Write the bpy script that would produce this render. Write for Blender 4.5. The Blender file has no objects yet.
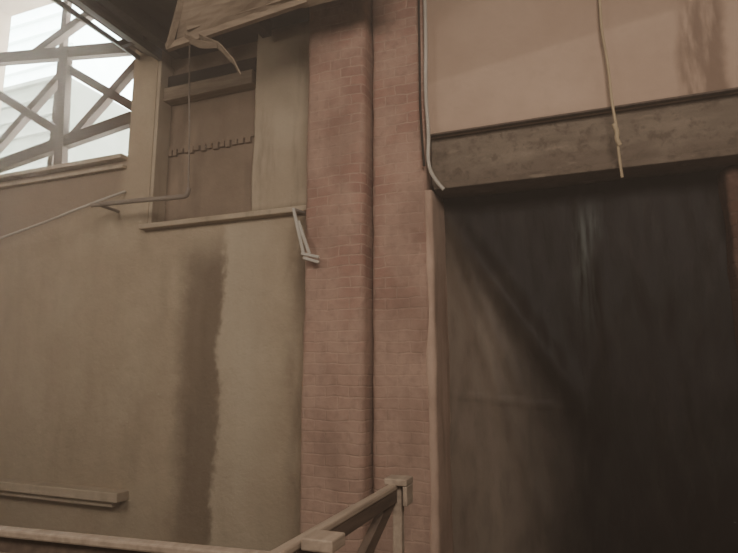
import bpy, bmesh, math, random
from mathutils import Vector, Matrix, noise
random.seed(4)
C=bpy.context.scene.collection

# ------------------------------------------------------------ node helpers
class NT:
    def __init__(s,name):
        s.m=bpy.data.materials.new(name); s.m.use_nodes=True
        s.t=s.m.node_tree; s.n=s.t.nodes; s.l=s.t.links
        s.b=s.n["Principled BSDF"]; s.b.inputs["Roughness"].default_value=.9
        s.b.inputs["Specular IOR Level"].default_value=.2
        s.tc=s.n.new("ShaderNodeTexCoord").outputs["Object"]
        sep=s.n.new("ShaderNodeSeparateXYZ"); s.l.new(s.tc,sep.inputs[0])
        s.x,s.y,s.z=sep.outputs
    def map(s,scale=(1,1,1),loc=(0,0,0)):
        m=s.n.new("ShaderNodeMapping"); m.inputs["Scale"].default_value=scale; m.inputs["Location"].default_value=loc
        s.l.new(s.tc,m.inputs[0]); return m.outputs[0]
    def noise(s,scale,vec=None,detail=5,rough=.6):
        q=s.n.new("ShaderNodeTexNoise"); q.inputs["Scale"].default_value=scale
        q.inputs["Detail"].default_value=detail; q.inputs["Roughness"].default_value=rough
        s.l.new(vec or s.tc,q.inputs["Vector"]); return q.outputs["Fac"]
    def math(s,op,a,b=0,c=None):
        q=s.n.new("ShaderNodeMath"); q.operation=op
        for i,v in enumerate((a,b,c)):
            if v is None: continue
            if isinstance(v,(int,float)): q.inputs[i].default_value=v
            else: s.l.new(v,q.inputs[i])
        return q.outputs[0]
    def ss(s,v,a,b):
        q=s.n.new("ShaderNodeMapRange"); q.interpolation_type='SMOOTHSTEP'
        s.l.new(v,q.inputs[0])
        inv=a>b
        q.inputs[1].default_value=min(a,b); q.inputs[2].default_value=max(a,b)
        q.inputs[3].default_value=1 if inv else 0; q.inputs[4].default_value=0 if inv else 1
        return q.outputs[0]
    def mul(s,*a):
        r=a[0]
        for k in a[1:]: r=s.math('MULTIPLY',r,k)
        return r
    def mix(s,f,a,b,mode='MIX'):
        q=s.n.new("ShaderNodeMix"); q.data_type='RGBA'; q.blend_type=mode
        for i,v in ((0,f),(6,a),(7,b)):
            if isinstance(v,(int,float)): q.inputs[i].default_value=v
            elif isinstance(v,tuple): q.inputs[i].default_value=(*v,1)
            else: s.l.new(v,q.inputs[i])
        return q.outputs[2]
    def col(s,c):
        if isinstance(c,tuple): s.b.inputs["Base Color"].default_value=(*c,1)
        else: s.l.new(c,s.b.inputs["Base Color"])
    def bump(s,h,strength=.3,dist=.01):
        q=s.n.new("ShaderNodeBump"); q.inputs["Strength"].default_value=strength; q.inputs["Distance"].default_value=dist
        s.l.new(h,q.inputs["Height"]); s.l.new(q.outputs[0],s.b.inputs["Normal"])

# ------------------------------------------------------------ materials
def mat_plaster_left():
    s=NT("dusty_plaster_stained")
    n1=s.noise(1.3); n2=s.noise(6,detail=8); ns=s.noise(2.2,s.map((1.6,1.6,.35)),detail=6)
    base=s.mix(s.ss(n1,.35,.65),(.335,.25,.168),(.38,.293,.20))
    base=s.mix(s.math('MULTIPLY',s.ss(n2,.35,.7),.35),base,(.27,.20,.133))
    base=s.mix(s.mul(s.ss(s.noise(1.5,s.map((2,2,.4)),detail=6),.45,.7),.4),base,(.24,.175,.114))
    wob=s.math('ADD',s.math('MULTIPLY',s.math('SUBTRACT',s.noise(2.0,detail=3,rough=.6),.5),.32),s.math('MULTIPLY',s.math('SUBTRACT',s.noise(11,detail=6,rough=.75),.5),.22))
    wx=s.math('ADD',s.x,wob)
    pale=s.mul(s.ss(wx,-3.95,-3.82),s.ss(wx,-2.95,-3.5),s.ss(s.z,3.6,3.1),s.math('ADD',s.math('MULTIPLY',ns,.9),.05))
    base=s.mix(pale,base,(.46,.375,.27))
    st=s.mul(s.ss(wx,-4.55,-4.2),s.ss(wx,-3.82,-3.92),s.ss(s.z,3.3,2.7),s.math('ADD',s.math('MULTIPLY',ns,.6),.5))
    base=s.mix(st,base,(.125,.085,.055))
    near_pier=s.mul(s.ss(wx,-3.05,-2.8),s.ss(ns,.3,.6),.75)  # streaky, darker towards the brick pier
    base=s.mix(near_pier,base,(.14,.095,.062))
    up=s.mul(s.ss(s.math('SUBTRACT',s.z,s.math('MULTIPLY',s.math('ADD',s.x,7.6),.22)),3.25,3.4),s.ss(s.x,-5.35,-5.6),.65)
    base=s.mix(up,base,(.19,.13,.09))
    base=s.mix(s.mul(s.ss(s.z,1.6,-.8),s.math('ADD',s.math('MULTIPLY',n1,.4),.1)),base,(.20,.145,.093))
    s.col(base); s.bump(s.math('ADD',n2,s.math('MULTIPLY',s.noise(30),.4)),.45,.03); return s.m
def mat_plaster(name,c1,c2,c3=None,streak=0):
    s=NT(name); n1=s.noise(1.8); n2=s.noise(9,detail=8)
    b=s.mix(s.ss(n1,.35,.65),c1,c2)
    if c3: b=s.mix(s.math('MULTIPLY',s.ss(s.noise(1.7,s.map((3,3,.5))),.48,.72),streak),b,c3)
    s.col(b); s.bump(s.math('ADD',n2,s.math('MULTIPLY',s.noise(40),.3)),.4,.02); return s.m
def mat_upper():
    s=NT("upper_panel_plaster"); n1=s.noise(1.1); n2=s.noise(7,detail=8)
    b=s.mix(s.ss(n1,.35,.65),(.39,.27,.195),(.45,.318,.233))
    wx=s.math('ADD',s.x,s.math('MULTIPLY',s.math('SUBTRACT',s.noise(3),.5),.16))
    st=s.mul(s.ss(wx,.86,.98),s.ss(wx,1.3,1.2),s.ss(s.noise(1.6,s.map((3,3,.6))),.30,.5),.8)
    b=s.mix(st,b,(.15,.095,.065))
    d=s.math('SUBTRACT',s.z,s.math('ADD',s.math('MULTIPLY',s.x,.12),4.62))
    b=s.mix(s.math('MULTIPLY',s.ss(d,-.03,.03),.4),b,(.27,.18,.125))  # shadow edge painted into the colour: darker above a sloping line
    b=s.mix(s.math('MULTIPLY',s.ss(n2,.5,.75),.25),b,(.27,.19,.135))
    s.col(b); s.bump(n2,.3,.02); return s.m
def mat_brick(name,bc1,bc2,mort,dust):
    s=NT(name)
    cx=s.n.new("ShaderNodeCombineXYZ"); s.l.new(s.math('ADD',s.x,s.y),cx.inputs[0]); s.l.new(s.z,cx.inputs[1])
    wob=s.n.new("ShaderNodeVectorMath"); wob.operation='ADD'
    nn=s.n.new("ShaderNodeTexNoise"); nn.inputs["Scale"].default_value=4; nn.inputs["Detail"].default_value=5; s.l.new(s.tc,nn.inputs["Vector"])
    sc=s.n.new("ShaderNodeVectorMath"); sc.operation='SCALE'; sc.inputs["Scale"].default_value=.06
    s.l.new(nn.outputs["Color"],sc.inputs[0]); s.l.new(cx.outputs[0],wob.inputs[0]); s.l.new(sc.outputs[0],wob.inputs[1])
    br=s.n.new("ShaderNodeTexBrick"); s.l.new(wob.outputs[0],br.inputs["Vector"])
    br.inputs["Scale"].default_value=1; br.inputs["Brick Width"].default_value=.24; br.inputs["Row Height"].default_value=.105
    br.inputs["Mortar Size"].default_value=.012; br.inputs["Mortar Smooth"].default_value=1
    br.inputs["Color1"].default_value=(*bc1,1); br.inputs["Color2"].default_value=(*bc2,1); br.inputs["Mortar"].default_value=(*mort,1)
    n1=s.noise(2.2,detail=6); n2=s.noise(14,detail=8); n3=s.noise(1.1,s.map((1.5,1.5,.7),(4,2,1)),detail=6)
    b=s.mix(s.math('MULTIPLY',s.ss(n1,.36,.6),.75),br.outputs["Color"],dust)
    lo=s.mul(s.ss(s.z,2.8,1.4),.65); b=s.mix(lo,b,dust)
    b=s.mix(s.math('MULTIPLY',s.ss(n2,.45,.72),.45),b,(.20,.12,.09))
    b=s.mix(s.math('MULTIPLY',s.ss(n3,.46,.66),.45),b,(.16,.095,.07))
    s.col(b)
    wear=s.math('ADD',s.math('MULTIPLY',s.ss(n1,.3,.65),-.55),.75)
    h=s.math('ADD',s.mul(br.outputs["Fac"],wear,-.75),s.math('MULTIPLY',n2,.9)); s.bump(h,.5,.02); return s.m
def mat_wood(name,c1,c2,axis='x',rough=.85):
    s=NT(name); sc={'x':(.8,9,9),'z':(9,9,.8),'y':(9,.8,9)}[axis]
    n=s.noise(3,s.map(sc),detail=8); b=s.mix(s.ss(n,.3,.7),c1,c2)
    s.col(b); s.bump(n,.3,.008); s.b.inputs["Roughness"].default_value=rough; return s.m
def mat_lintel():
    s=NT("dusty_lintel_concrete"); n=s.noise(3,s.map((.9,3,4)),detail=8); n1=s.noise(1.5); n2=s.noise(9,detail=10,rough=.7); n3=s.noise(4,s.map((1,1,3)),detail=6)
    b=s.mix(s.ss(n,.3,.7),(.145,.108,.077),(.195,.148,.107))
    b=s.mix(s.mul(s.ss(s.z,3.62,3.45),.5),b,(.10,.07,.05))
    b=s.mix(s.mul(s.ss(n1,.5,.7),.4),b,(.24,.185,.135))
    b=s.mix(s.mul(s.ss(n2,.5,.62),.6),b,(.08,.056,.04))
    b=s.mix(s.mul(s.ss(n3,.58,.68),.4),b,(.29,.22,.16))
    s.col(b); s.bump(n2,.6,.03); return s.m
def mat_tarp():
    s=NT("dusty_black_tarpaulin")
    n1=s.noise(1.6,s.map((1.2,1,.6)),detail=6); n2=s.noise(5,s.map((2,1,.6)),detail=8)
    wx=s.math('ADD',s.x,s.math('MULTIPLY',s.math('SUBTRACT',n1,.5),.5))
    d=s.math('ADD',s.math('MULTIPLY',s.math('ADD',wx,1.3),1.5),s.z)
    dust=s.mul(s.ss(d,3.5,2.3),s.ss(wx,.0,-1.25),s.math('ADD',s.math('MULTIPLY',n2,1.1),.2))
    b=s.mix(dust,(.010,.0065,.0045),(.24,.18,.133))
    glint=s.mul(s.ss(wx,-.12,.04),s.ss(wx,.22,.08),s.ss(s.z,1.7,2.7),s.ss(s.z,3.3,2.9),s.ss(s.noise(4,s.map((5,1,.5)),detail=6),.4,.68),.45)  # window reflection painted into the colour as a pale greenish streak
    b=s.mix(glint,b,(.15,.16,.14))
    hz=s.mul(s.ss(n2,.45,.75),.2); b=s.mix(hz,b,(.055,.042,.032))
    s.col(b); s.b.inputs["Roughness"].default_value=.55; s.b.inputs["Specular IOR Level"].default_value=.14
    s.bump(s.math('ADD',n2,s.math('MULTIPLY',s.noise(25),.15)),.3,.025); return s.m

M_left=mat_plaster_left()
M_pil=mat_plaster("pale_dusty_plaster",(.35,.268,.185),(.41,.322,.228),(.19,.135,.09),.6)
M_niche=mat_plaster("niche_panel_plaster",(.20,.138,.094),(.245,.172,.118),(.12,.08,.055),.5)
M_upper=mat_upper()
M_b1=mat_brick("faded_brick",(.32,.172,.125),(.25,.133,.10),(.37,.25,.185),(.38,.25,.185))
M_reveal=mat_plaster("lime_plaster_reveal",(.45,.31,.23),(.35,.235,.172),(.24,.15,.108),.7)
M_lintel=mat_lintel(); M_tarp=mat_tarp()
M_dark=mat_wood("sooty_timber",(.022,.016,.012),(.04,.03,.022),'x')
M_truss=mat_wood("brown_timber",(.05,.032,.022),(.085,.057,.04),'x')
M_board=mat_wood("dusty_board",(.18,.128,.087),(.28,.208,.145),'x')
M_rail=mat_wood("dusty_painted_rail",(.22,.168,.125),(.32,.248,.185),'y',.6)
M_raildark=mat_wood("rail_underside_timber",(.07,.048,.035),(.12,.083,.06),'y',.7)
M_steel=mat_wood("weathered_steel",(.16,.15,.135),(.27,.25,.22),'y',.5)
M_pale=mat_plaster("pale_cable_sheath",(.46,.41,.35),(.39,.34,.28))
M_rope=mat_plaster("frayed_rope",(.42,.32,.20),(.32,.24,.15))
M_ext=mat_plaster("exterior_render",(.62,.70,.66),(.7,.76,.72))
M_ext2=mat_plaster("exterior_weathered_cladding",(.10,.105,.08),(.13,.13,.105))
M_ceil=mat_plaster("sooty_ceiling",(.022,.016,.012),(.04,.03,.023))
M_floor=mat_plaster("concrete_floor",(.20,.165,.125),(.26,.215,.165))
M_pipe=mat_wood("rusty_pipe",(.17,.13,.10),(.26,.205,.16),'x',.6)

# ------------------------------------------------------------ geometry helpers
def mkobj(name,bm,mats,parent=None,smooth=False):
    me=bpy.data.meshes.new(name); bmesh.ops.recalc_face_normals(bm,faces=bm.faces); bm.to_mesh(me); bm.free()
    for m in (mats if isinstance(mats,list) else [mats]): me.materials.append(m)
    if smooth:
        for p in me.polygons: p.use_smooth=True
    o=bpy.data.objects.new(name,me); C.objects.link(o)
    if parent: o.parent=parent
    return o
def addbox(bm,a,b,mi=0):
    c=[(a[i]+b[i])/2 for i in range(3)]; s=[abs(b[i]-a[i]) for i in range(3)]
    r=bmesh.ops.create_cube(bm,size=1,matrix=Matrix.Translation(c)@Matrix.Diagonal((*s,1)))
    for f in {f for v in r['verts'] for f in v.link_faces}: f.material_index=mi
    return r['verts']
def beam(bm,p,q,w,h,mi=0,up=(0,0,1)):
    p=Vector(p);q=Vector(q);d=q-p;L=d.length;d.normalize();u=Vector(up)
    s=d.cross(u).normalized();u=s.cross(d)
    M=Matrix((( d.x,s.x,u.x,(p.x+q.x)/2),(d.y,s.y,u.y,(p.y+q.y)/2),(d.z,s.z,u.z,(p.z+q.z)/2),(0,0,0,1)))
    r=bmesh.ops.create_cube(bm,size=1,matrix=M@Matrix.Diagonal((L,w,h,1)))
    for f in {f for v in r['verts'] for f in v.link_faces}: f.material_index=mi
def boxes(name,lst,mat,parent=None,bev=0):
    bm=bmesh.new()
    for a,b in lst: addbox(bm,a,b)
    o=mkobj(name,bm,mat,parent)
    if bev:
        m=o.modifiers.new("b",'BEVEL'); m.width=bev; m.segments=2
    return o
def empty(name,loc=(0,0,0)):
    e=bpy.data.objects.new(name,None); C.objects.link(e); e.empty_display_size=.1; return e
def tube(name,pts,r,mat,parent=None,res=4):
    cu=bpy.data.curves.new(name,'CURVE'); cu.dimensions='3D'; cu.bevel_depth=r; cu.bevel_resolution=3; cu.use_fill_caps=True
    sp=cu.splines.new('NURBS'); sp.points.add(len(pts)-1); sp.use_endpoint_u=True; sp.order_u=3
    for i,p in enumerate(pts): sp.points[i].co=(*p,1)
    cu.resolution_u=res
    tmp=bpy.data.objects.new(name,cu); C.objects.link(tmp)
    dg=bpy.context.evaluated_depsgraph_get(); me=bpy.data.meshes.new_from_object(tmp.evaluated_get(dg))
    bpy.data.objects.remove(tmp); o=bpy.data.objects.new(name,me); C.objects.link(o)
    me.materials.clear(); me.materials.append(mat)
    for p in me.polygons: p.use_smooth=True
    if parent: o.parent=parent
    return o
def masonry(name,a,b,mat,rad=.05,amp=.02,step=.09,seed=0):
    """worn masonry block: rounded vertical arrises, uneven faces"""
    bm=bmesh.new(); n=4
    x0,y0,z0=a; x1,y1,z1=b; prof=[]
    def arc(cx,cy,a0):
        for i in range(n+1):
            t=a0+i/n*math.pi/2; prof.append((cx+rad*math.cos(t),cy+rad*math.sin(t)))
    arc(x1-rad,y1-rad,0); arc(x0+rad,y1-rad,math.pi/2); arc(x0+rad,y0+rad,math.pi); arc(x1-rad,y0+rad,1.5*math.pi)
    pts=[]
    for i,p in enumerate(prof):
        q=prof[(i+1)%len(prof)]; d=math.dist(p,q); k=max(1,int(d/step))
        for j in range(k): pts.append((p[0]+(q[0]-p[0])*j/k,p[1]+(q[1]-p[1])*j/k))
    nz=int((z1-z0)/step); cx=(x0+x1)/2; cy=(y0+y1)/2; rings=[]
    for k in range(nz+1):
        z=z0+(z1-z0)*k/nz; ring=[]
        for x,y in pts:
            v=Vector((x,y,z)); w=noise.noise(v*2.1+Vector((seed,0,0)))*amp+noise.noise(v*7+Vector((0,seed,0)))*amp*.35
            dx=(x-cx)/(x1-x0)*2; dy=(y-cy)/(y1-y0)*2
            ring.append(bm.verts.new((x+dx*w,y+dy*w,z)))
        rings.append(ring)
    N=len(pts)
    for k in range(nz):
        for i in range(N): bm.faces.new((rings[k][i],rings[k][(i+1)%N],rings[k+1][(i+1)%N],rings[k+1][i]))
    bm.faces.new(rings[0]); bm.faces.new(rings[-1])
    return mkobj(name,bm,mat,smooth=True)

FZ=-1.5
# ------------------------------------------------------------ room shell
boxes("floor",[((-9.5,-4,FZ-.15),(4.2,6.1,FZ))],M_floor)
boxes("wall_back",[((-9.5,5.35,FZ),(-2.62,6.0,3.32)),((-9.5,5.35,3.32),(-5.02,6.0,4.30)),
                   ((-9.5,5.35,4.30),(-8.9,6.0,8.0)),((-5.42,5.35,4.30),(-5.02,6.0,8.0)),
                   ((-8.9,5.35,7.6),(-5.42,6.0,8.0)),((-2.62,5.92,FZ),(-1.3,6.0,5.7))],M_left)
boxes("wall_niche",[((-5.02,5.60,3.32),(-3.60,6.0,5.9))],M_niche)
masonry("plaster_pilaster",(-3.58,5.44,3.40),(-2.64,6.0,5.71),M_pil,rad=.03,amp=.012,seed=3)
boxes("wall_upper",[((-1.35,5.15,3.90),(4.0,6.0,5.75))],M_upper,bev=.01)
boxes("wall_right",[((4.0,-4,FZ),(4.2,6.1,5.75))],M_floor)
boxes("wall_left",[((-9.7,-4,FZ),(-9.5,6.1,8.0))],M_left)
boxes("wall_rear",[((-9.5,-4.2,FZ),(4.0,-4,5.75)),((-9.5,-4.2,5.75),(-4.7,-4,8.0))],M_floor)
boxes("ceiling",[((-4.72,-4,5.72),(4.0,6.0,5.9)),((-9.5,-4,8.0),(-4.7,6.1,8.15)),((-4.86,-4,5.72),(-4.72,6.0,8.0))],M_ceil)
masonry("brick_pier",(-2.62,4.95,FZ),(-1.955,5.9,5.71),M_b1,rad=.07,amp=.012,seed=1)
masonry("brick_pier",(-1.935,5.12,FZ),(-1.36,5.9,5.71),M_b1,rad=.04,amp=.012,seed=9)
masonry("plastered_door_jamb",(-1.40,5.12,FZ),(-1.305,5.80,3.33),M_reveal,rad=.04,amp=.014,seed=5)
masonry("brick_door_jamb",(1.22,5.42,FZ),(2.1,5.81,3.33),mat_brick("dark_brick",(.10,.05,.032),(.07,.035,.025),(.08,.05,.035),(.10,.055,.038)),rad=.05,amp=.03,seed=12)  # jamb in a dark reddish-brown brick colour

boxes("trim_sill",[((-5.06,5.24,3.30),(-2.70,5.62,3.365))],M_pil,bev=.012)
boxes("wall_ledge",[((-7.6,5.17,.11),(-5.03,5.36,.22)),((-7.5,5.23,.04),(-5.15,5.36,.11))],M_pil,bev=.012)
e=empty("niche_timber_lintel")
boxes("beam",[((-5.02,5.43,5.06),(-3.62,5.60,5.24))],M_board,e,bev=.012)
boxes("shade_strip",[((-5.02,5.50,5.24),(-3.62,5.60,5.44))],M_dark,e,bev=.008)  # dark strip added as painted shade above the beam
bm=bmesh.new(); x=-4.95
while x<-3.70:
    w=random.uniform(.05,.075); addbox(bm,(x,5.56,4.36+random.uniform(-.02,.015)),(x+w,5.60,4.43)); x+=w+random.uniform(.015,.035)
addbox(bm,(-4.96,5.575,4.43),(-3.62,5.60,4.47))
mkobj("toothed_brick_course",bm,M_niche)
boxes("trim_niche_side",[((-5.05,5.36,3.365),(-4.97,5.60,5.6))],M_pil,bev=.01)

e=empty("doorway_lintel")
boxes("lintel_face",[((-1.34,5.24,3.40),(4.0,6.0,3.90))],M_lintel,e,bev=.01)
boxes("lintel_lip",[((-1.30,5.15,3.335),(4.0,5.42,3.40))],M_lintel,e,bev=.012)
boxes("lintel_top_batten",[((-1.34,5.12,3.885),(4.0,5.18,3.905))],M_raildark,e,bev=.006)

# tarpaulin
bm=bmesh.new(); nx,nz=160,140; X0,X1,Z0,Z1=-1.32,1.30,FZ+.02,3.38; g=[]
def seg(px,pz,a,b):
    ax,az=a;bx,bz=b;dx,dz=bx-ax,bz-az;L=math.hypot(dx,dz)
    t=((px-ax)*dx+(pz-az)*dz)/L/L; return ((px-ax)*dz-(pz-az)*dx)/L,t
for k in range(nz+1):
    row=[]
    for i in range(nx+1):
        x=X0+(X1-X0)*i/nx; z=Z0+(Z1-Z0)*k/nz; y=5.68
        for a,b,am,w in (((-1.3,3.25),(-.2,1.5),.085,.12),((-1.3,3.2),(-.7,1.6),.03,.06),((-1.3,2.9),(-.5,.4),.03,.08),((-1.28,1.35),(-.3,1.25),.018,.02),((.0,3.35),(.1,2.0),.03,.05),((.5,3.35),(.75,.5),.025,.12),((.15,3.35),(-.1,.2),.02,.07)):
            d,t=seg(x,z,a,b)
            if -.2<t<1.3:
                fade=math.sin(max(0,min(1,(t+.2)/1.5))*math.pi); y-=am*fade*math.exp(-(d/w)**2)
        y-=.035*noise.noise(Vector((x*1.6,z*.8,2)))+.012*noise.noise(Vector((x*7,z*2.5,5)))+.01*math.sin(x*9+z*.8)*max(0,(3.4-z)/5)
        row.append(bm.verts.new((x,y-.02,z)))
    g.append(row)
for k in range(nz):
    for i in range(nx): bm.faces.new((g[k][i],g[k][i+1],g[k+1][i+1],g[k+1][i]))
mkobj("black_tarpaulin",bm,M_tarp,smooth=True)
boxes("wall_door_infill",[((-1.3,5.82,FZ),(4.0,6.0,3.40))],M_dark)

# ------------------------------------------------------------ window + timber truss
e=empty("window_1")
boxes("window_frame",[((-8.9,5.55,4.30),(-8.8,5.65,7.6)),((-5.52,5.55,4.30),(-5.42,5.65,7.6)),((-7.15,5.57,4.3),(-7.05,5.65,7.6)),((-8.8,5.57,4.30),(-5.52,5.65,4.42))],M_truss,e)
bm=bmesh.new(); Y=5.42
def tb(a,b,w=.16,yy=Y): beam(bm,(a[0],yy,a[1]),(b[0],yy,b[1]),.10,w)
tb((-8.9,6.42),(-5.42,5.90),.17,5.40)
tb((-8.9,4.42),(-5.42,4.88),.17,5.40)
tb((-6.74,6.1),(-6.64,4.35),.15,5.38)
tb((-8.9,6.2),(-6.63,4.82),.12,5.44); tb((-8.6,4.5),(-6.75,5.95),.11,5.48)
tb((-6.77,5.9),(-5.43,5.04),.12,5.44); tb((-6.63,4.78),(-5.43,5.76),.11,5.48)
tb((-7.5,6.3),(-5.43,7.1),.12,5.48)
mkobj("timber_truss",bm,M_truss)
boxes("trim_window_sill",[((-8.95,5.24,4.28),(-5.42,5.55,4.34)),((-8.95,5.28,4.16),(-5.42,5.36,4.21))],M_pil,bev=.01)
bm=bmesh.new(); addbox(bm,(-22,9.2,8.6),(-11.3,12,12),0); addbox(bm,(-22,9.2,-2),(-11.3,12,8.6),1)
z=5
while z<12: addbox(bm,(-22,9.1,z),(-11.3,9.2,z+.10),0 if z>8.6 else 1); z+=.45
mkobj("neighbouring_building",bm,[M_ext,M_ext2])

# ------------------------------------------------------------ roof steel + broken board
bm=bmesh.new()
for xx,zz,w,h in ((-4.98,5.66,.05,.16),(-5.16,5.74,.04,.10),(-5.34,5.70,.03,.06)):
    addbox(bm,(xx-w/2,-3.9,zz-h/2),(xx+w/2,5.34,zz+h/2))
addbox(bm,(-5.30,-3.9,5.76),(-4.88,5.34,5.80),1)
for yy in (1,2,3,4,5): addbox(bm,(-5.36,yy,5.68),(-4.88,yy+.06,5.76),1)
mkobj("roof_edge_girder",bm,[M_steel,M_dark])
boxes("ceiling_joists",[((x,-3.9,5.52),(x+.12,5.3,5.715)) for x in (-4.7,-4.1,-3.4)],M_dark)

def sheet(name,rows,mat,th=.02,sub=2,amp=.01,parent=None):
    bm=bmesh.new(); V=[[bm.verts.new(p) for p in r] for r in rows]
    for a,b in zip(V,V[1:]):
        for i in range(len(a)-1): bm.faces.new((a[i],a[i+1],b[i+1],b[i]))
    bmesh.ops.subdivide_edges(bm,edges=bm.edges,cuts=3,use_grid_fill=True)
    for v in bm.verts:
        v.co+=Vector((noise.noise(v.co*4),noise.noise(v.co*4+Vector((5,0,0))),noise.noise(v.co*4+Vector((0,7,0)))))*amp
    o=mkobj(name,bm,mat,parent); m=o.modifiers.new("s",'SOLIDIFY'); m.thickness=th; m.offset=0; return o
e=empty("broken_ceiling_board")
sheet("main_panel",[[(-3.74,4.2,4.86),(-3.35,4.25,4.92),(-2.75,4.35,5.02),(-2.2,4.42,5.09),(-1.5,4.5,5.14)],
                    [(-3.60,4.1,5.05),(-3.2,4.1,5.10),(-2.6,4.1,5.18),(-2.0,4.1,5.24),(-1.35,4.1,5.28)],
                    [(-3.35,3.9,5.71),(-3.0,3.8,5.71),(-2.5,3.8,5.71),(-1.9,3.8,5.71),(-1.2,3.8,5.71)]],M_board,.03,amp=.05,parent=e)
bm=bmesh.new()
beam(bm,(-3.80,4.16,4.83),(-2.3,4.34,5.10),.05,.07); beam(bm,(-3.55,4.16,4.98),(-1.5,4.36,5.25),.04,.05); beam(bm,(-3.78,4.16,4.82),(-3.3,3.9,5.6),.05,.06)
mkobj("battens",bm,M_board,e)
sheet("torn_strip",[[(-3.42,4.2,4.88),(-3.2,4.2,4.70),(-3.0,4.2,4.50),(-2.93,4.2,4.38)],
                    [(-3.39,4.14,4.90),(-3.17,4.14,4.74),(-2.98,4.16,4.53),(-2.91,4.18,4.38)]],M_board,.012,amp=.02,parent=e)
sheet("torn_strip_b",[[(-3.6,4.18,4.88),(-3.4,4.18,4.76),(-3.2,4.18,4.70)],
                    [(-3.55,4.12,4.92),(-3.36,4.12,4.80),(-3.18,4.15,4.73)]],M_board,.012,amp=.02,parent=e)

# ------------------------------------------------------------ pipes, cables
e=empty("pipe_bracket")
tube("horizontal_pipe",[(-5.6,5.02,3.60),(-5.2,5.0,3.585),(-4.7,5.0,3.57),(-4.2,5.0,3.545),(-4.13,5.0,3.56),(-4.13,5.0,3.64)],.028,M_pipe,e)
tube("hanger_rod",[(-4.13,5.0,3.6),(-4.15,5.0,4.2),(-4.2,5.0,4.9),(-4.23,5.0,5.53)],.010,M_pipe,e)
tube("wall_stub",[(-5.5,5.02,3.60),(-5.5,5.2,3.60),(-5.5,5.4,3.60)],.02,M_pipe,e)
tube("stay_cable",[(-7.9,5.0,3.13),(-7.45,5.0,3.26),(-6.4,5.0,3.44),(-5.55,5.02,3.64),(-5.4,5.33,3.85)],.016,M_pale)
tube("wall_conduit",[(-1.33,5.06,5.4),(-1.32,5.05,4.9),(-1.34,5.05,4.3),(-1.31,5.06,3.85),(-1.33,5.05,3.6),(-1.28,5.06,3.42),(-1.18,5.08,3.30)],.019,M_pale)
tube("black_cable",[(-1.39,5.05,5.4),(-1.39,5.04,4.6),(-1.39,5.04,4.0),(-1.36,5.04,3.55)],.012,M_dark)
e=empty("hanging_rope")
tube("rope",[(.30,5.10,5.6),(.31,5.08,5.0),(.30,5.07,4.6),(.335,5.06,4.3),(.34,5.05,3.9),(.37,5.04,3.6),(.36,5.05,3.45),(.38,5.07,3.22)],.012,M_rope,e)
tube("knot",[(.345,5.05,3.70),(.37,5.03,3.62),(.35,5.03,3.55),(.38,5.04,3.50)],.02,M_rope,e)
bm=bmesh.new()
beam(bm,(-2.70,4.88,3.22),(-2.56,4.85,2.74),.02,.035); beam(bm,(-2.64,4.88,3.08),(-2.49,4.85,2.72),.02,.035)
beam(bm,(-2.58,4.85,2.735),(-2.38,4.84,2.68),.03,.03); beam(bm,(-2.56,4.85,2.69),(-2.38,4.84,2.63),.03,.03)
beam(bm,(-2.70,4.88,3.21),(-2.76,5.24,3.27),.035,.03)
o=mkobj("bent_metal_strap",bm,M_pale); m=o.modifiers.new("b",'BEVEL'); m.width=.005

# ------------------------------------------------------------ landing and railing
boxes("landing_platform",[((-2.7,-2.0,-.18),(1.6,3.05,0)),((-2.7,2.9,FZ),(-2.5,3.05,-.18)),((1.4,2.9,FZ),(1.6,3.05,-.18)),((-2.7,-2,FZ),(-2.5,-1.8,-.18)),((1.4,-2,FZ),(1.6,-1.8,-.18))],M_floor)
e=empty("landing_railing")
bm=bmesh.new()
addbox(bm,(-.995,2.935,0),(-.945,2.985,1.03)); addbox(bm,(-1.03,2.90,1.0),(-.905,3.02,1.035)); addbox(bm,(-.93,2.905,.90),(-.905,3.015,1.0))
addbox(bm,(-.925,1.865,0),(-.875,1.915,.99)); addbox(bm,(-.955,1.83,.985),(-.835,1.945,1.028))
addbox(bm,(-2.62,1.58,0),(-2.56,1.64,.97))
o=mkobj("posts",bm,M_rail,e); m=o.modifiers.new("b",'BEVEL'); m.width=.006; m.segments=2
bm=bmesh.new()
beam(bm,(-1.0,1.64,.99),(-.985,2.95,.99),.045,.03); beam(bm,(-2.66,1.58,.985),(-.88,1.74,.985),.05,.03)
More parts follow.
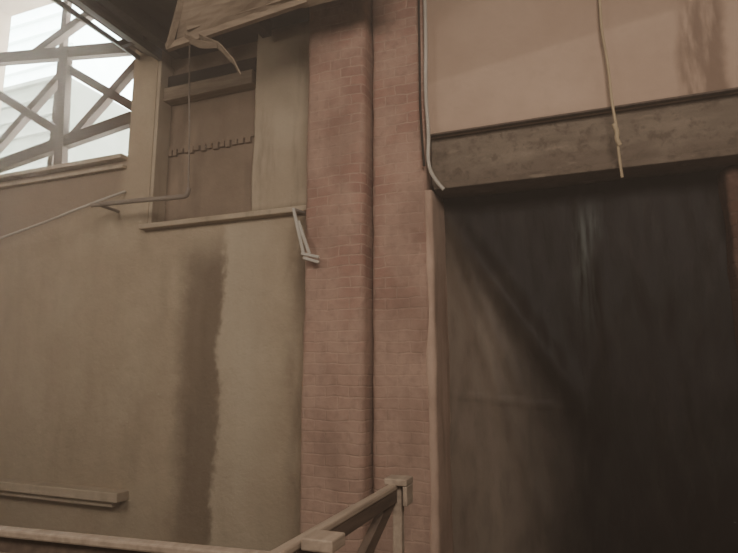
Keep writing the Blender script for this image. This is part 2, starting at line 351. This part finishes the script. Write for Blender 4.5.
beam(bm,(-1.0,1.64,.50),(-.985,2.95,.50),.04,.05); beam(bm,(-2.66,1.58,.50),(-.88,1.74,.50),.04,.05)
o=mkobj("handrails",bm,M_rail,e); m=o.modifiers.new("b",'BEVEL'); m.width=.008; m.segments=2
bm=bmesh.new(); beam(bm,(-1.0,2.92,.93),(-1.02,1.7,.35),.04,.07); beam(bm,(-1.0,1.66,.945),(-.985,2.93,.945),.035,.06); beam(bm,(-2.66,1.60,.94),(-.88,1.76,.94),.035,.06)
mkobj("brace",bm,M_raildark,e)

# dusty air in the hall
m=bpy.data.materials.new("dusty_air_volume"); m.use_nodes=True; t=m.node_tree; t.nodes.remove(t.nodes["Principled BSDF"])
v=t.nodes.new("ShaderNodeVolumeScatter"); v.inputs["Density"].default_value=.036; v.inputs["Anisotropy"].default_value=.4; v.inputs["Color"].default_value=(1,.85,.72,1)
t.links.new(v.outputs[0],t.nodes["Material Output"].inputs["Volume"])
boxes("dusty_air",[((-9.45,-3.95,FZ+.02),(3.98,6.05,7.98))],m)

# ------------------------------------------------------------ light
def area(name,loc,tgt,size,power,col):
    d=bpy.data.lights.new(name,'AREA'); d.size=size; d.energy=power; d.color=col
    o=bpy.data.objects.new(name,d); C.objects.link(o); o.location=loc
    o.rotation_euler=(Vector(tgt)-Vector(loc)).to_track_quat('-Z','Y').to_euler(); return o
area("added_key",(1.2,-1.6,5.1),(-.9,5.2,3.4),2.4,520,(1,.87,.76))  # added area lamp for light from behind right, no roof opening modelled
area("added_fill",(-5.5,-1.5,6.0),(-5.3,5.2,2.0),3,400,(1,.89,.77))  # added fill lamp for the left bay, no roof opening above it
w=bpy.data.worlds.new("overcast_sky"); bpy.context.scene.world=w; w.use_nodes=True
bg=w.node_tree.nodes["Background"]; bg.inputs[0].default_value=(.95,1,.96,1); bg.inputs[1].default_value=30

cam=bpy.data.cameras.new("camera"); co=bpy.data.objects.new("camera",cam); C.objects.link(co)
co.location=(0,0,1.6); co.rotation_euler=(math.radians(99.4),0,math.radians(21)); cam.sensor_width=36; cam.lens=560/738*36; cam.clip_start=.05
bpy.context.scene.camera=co
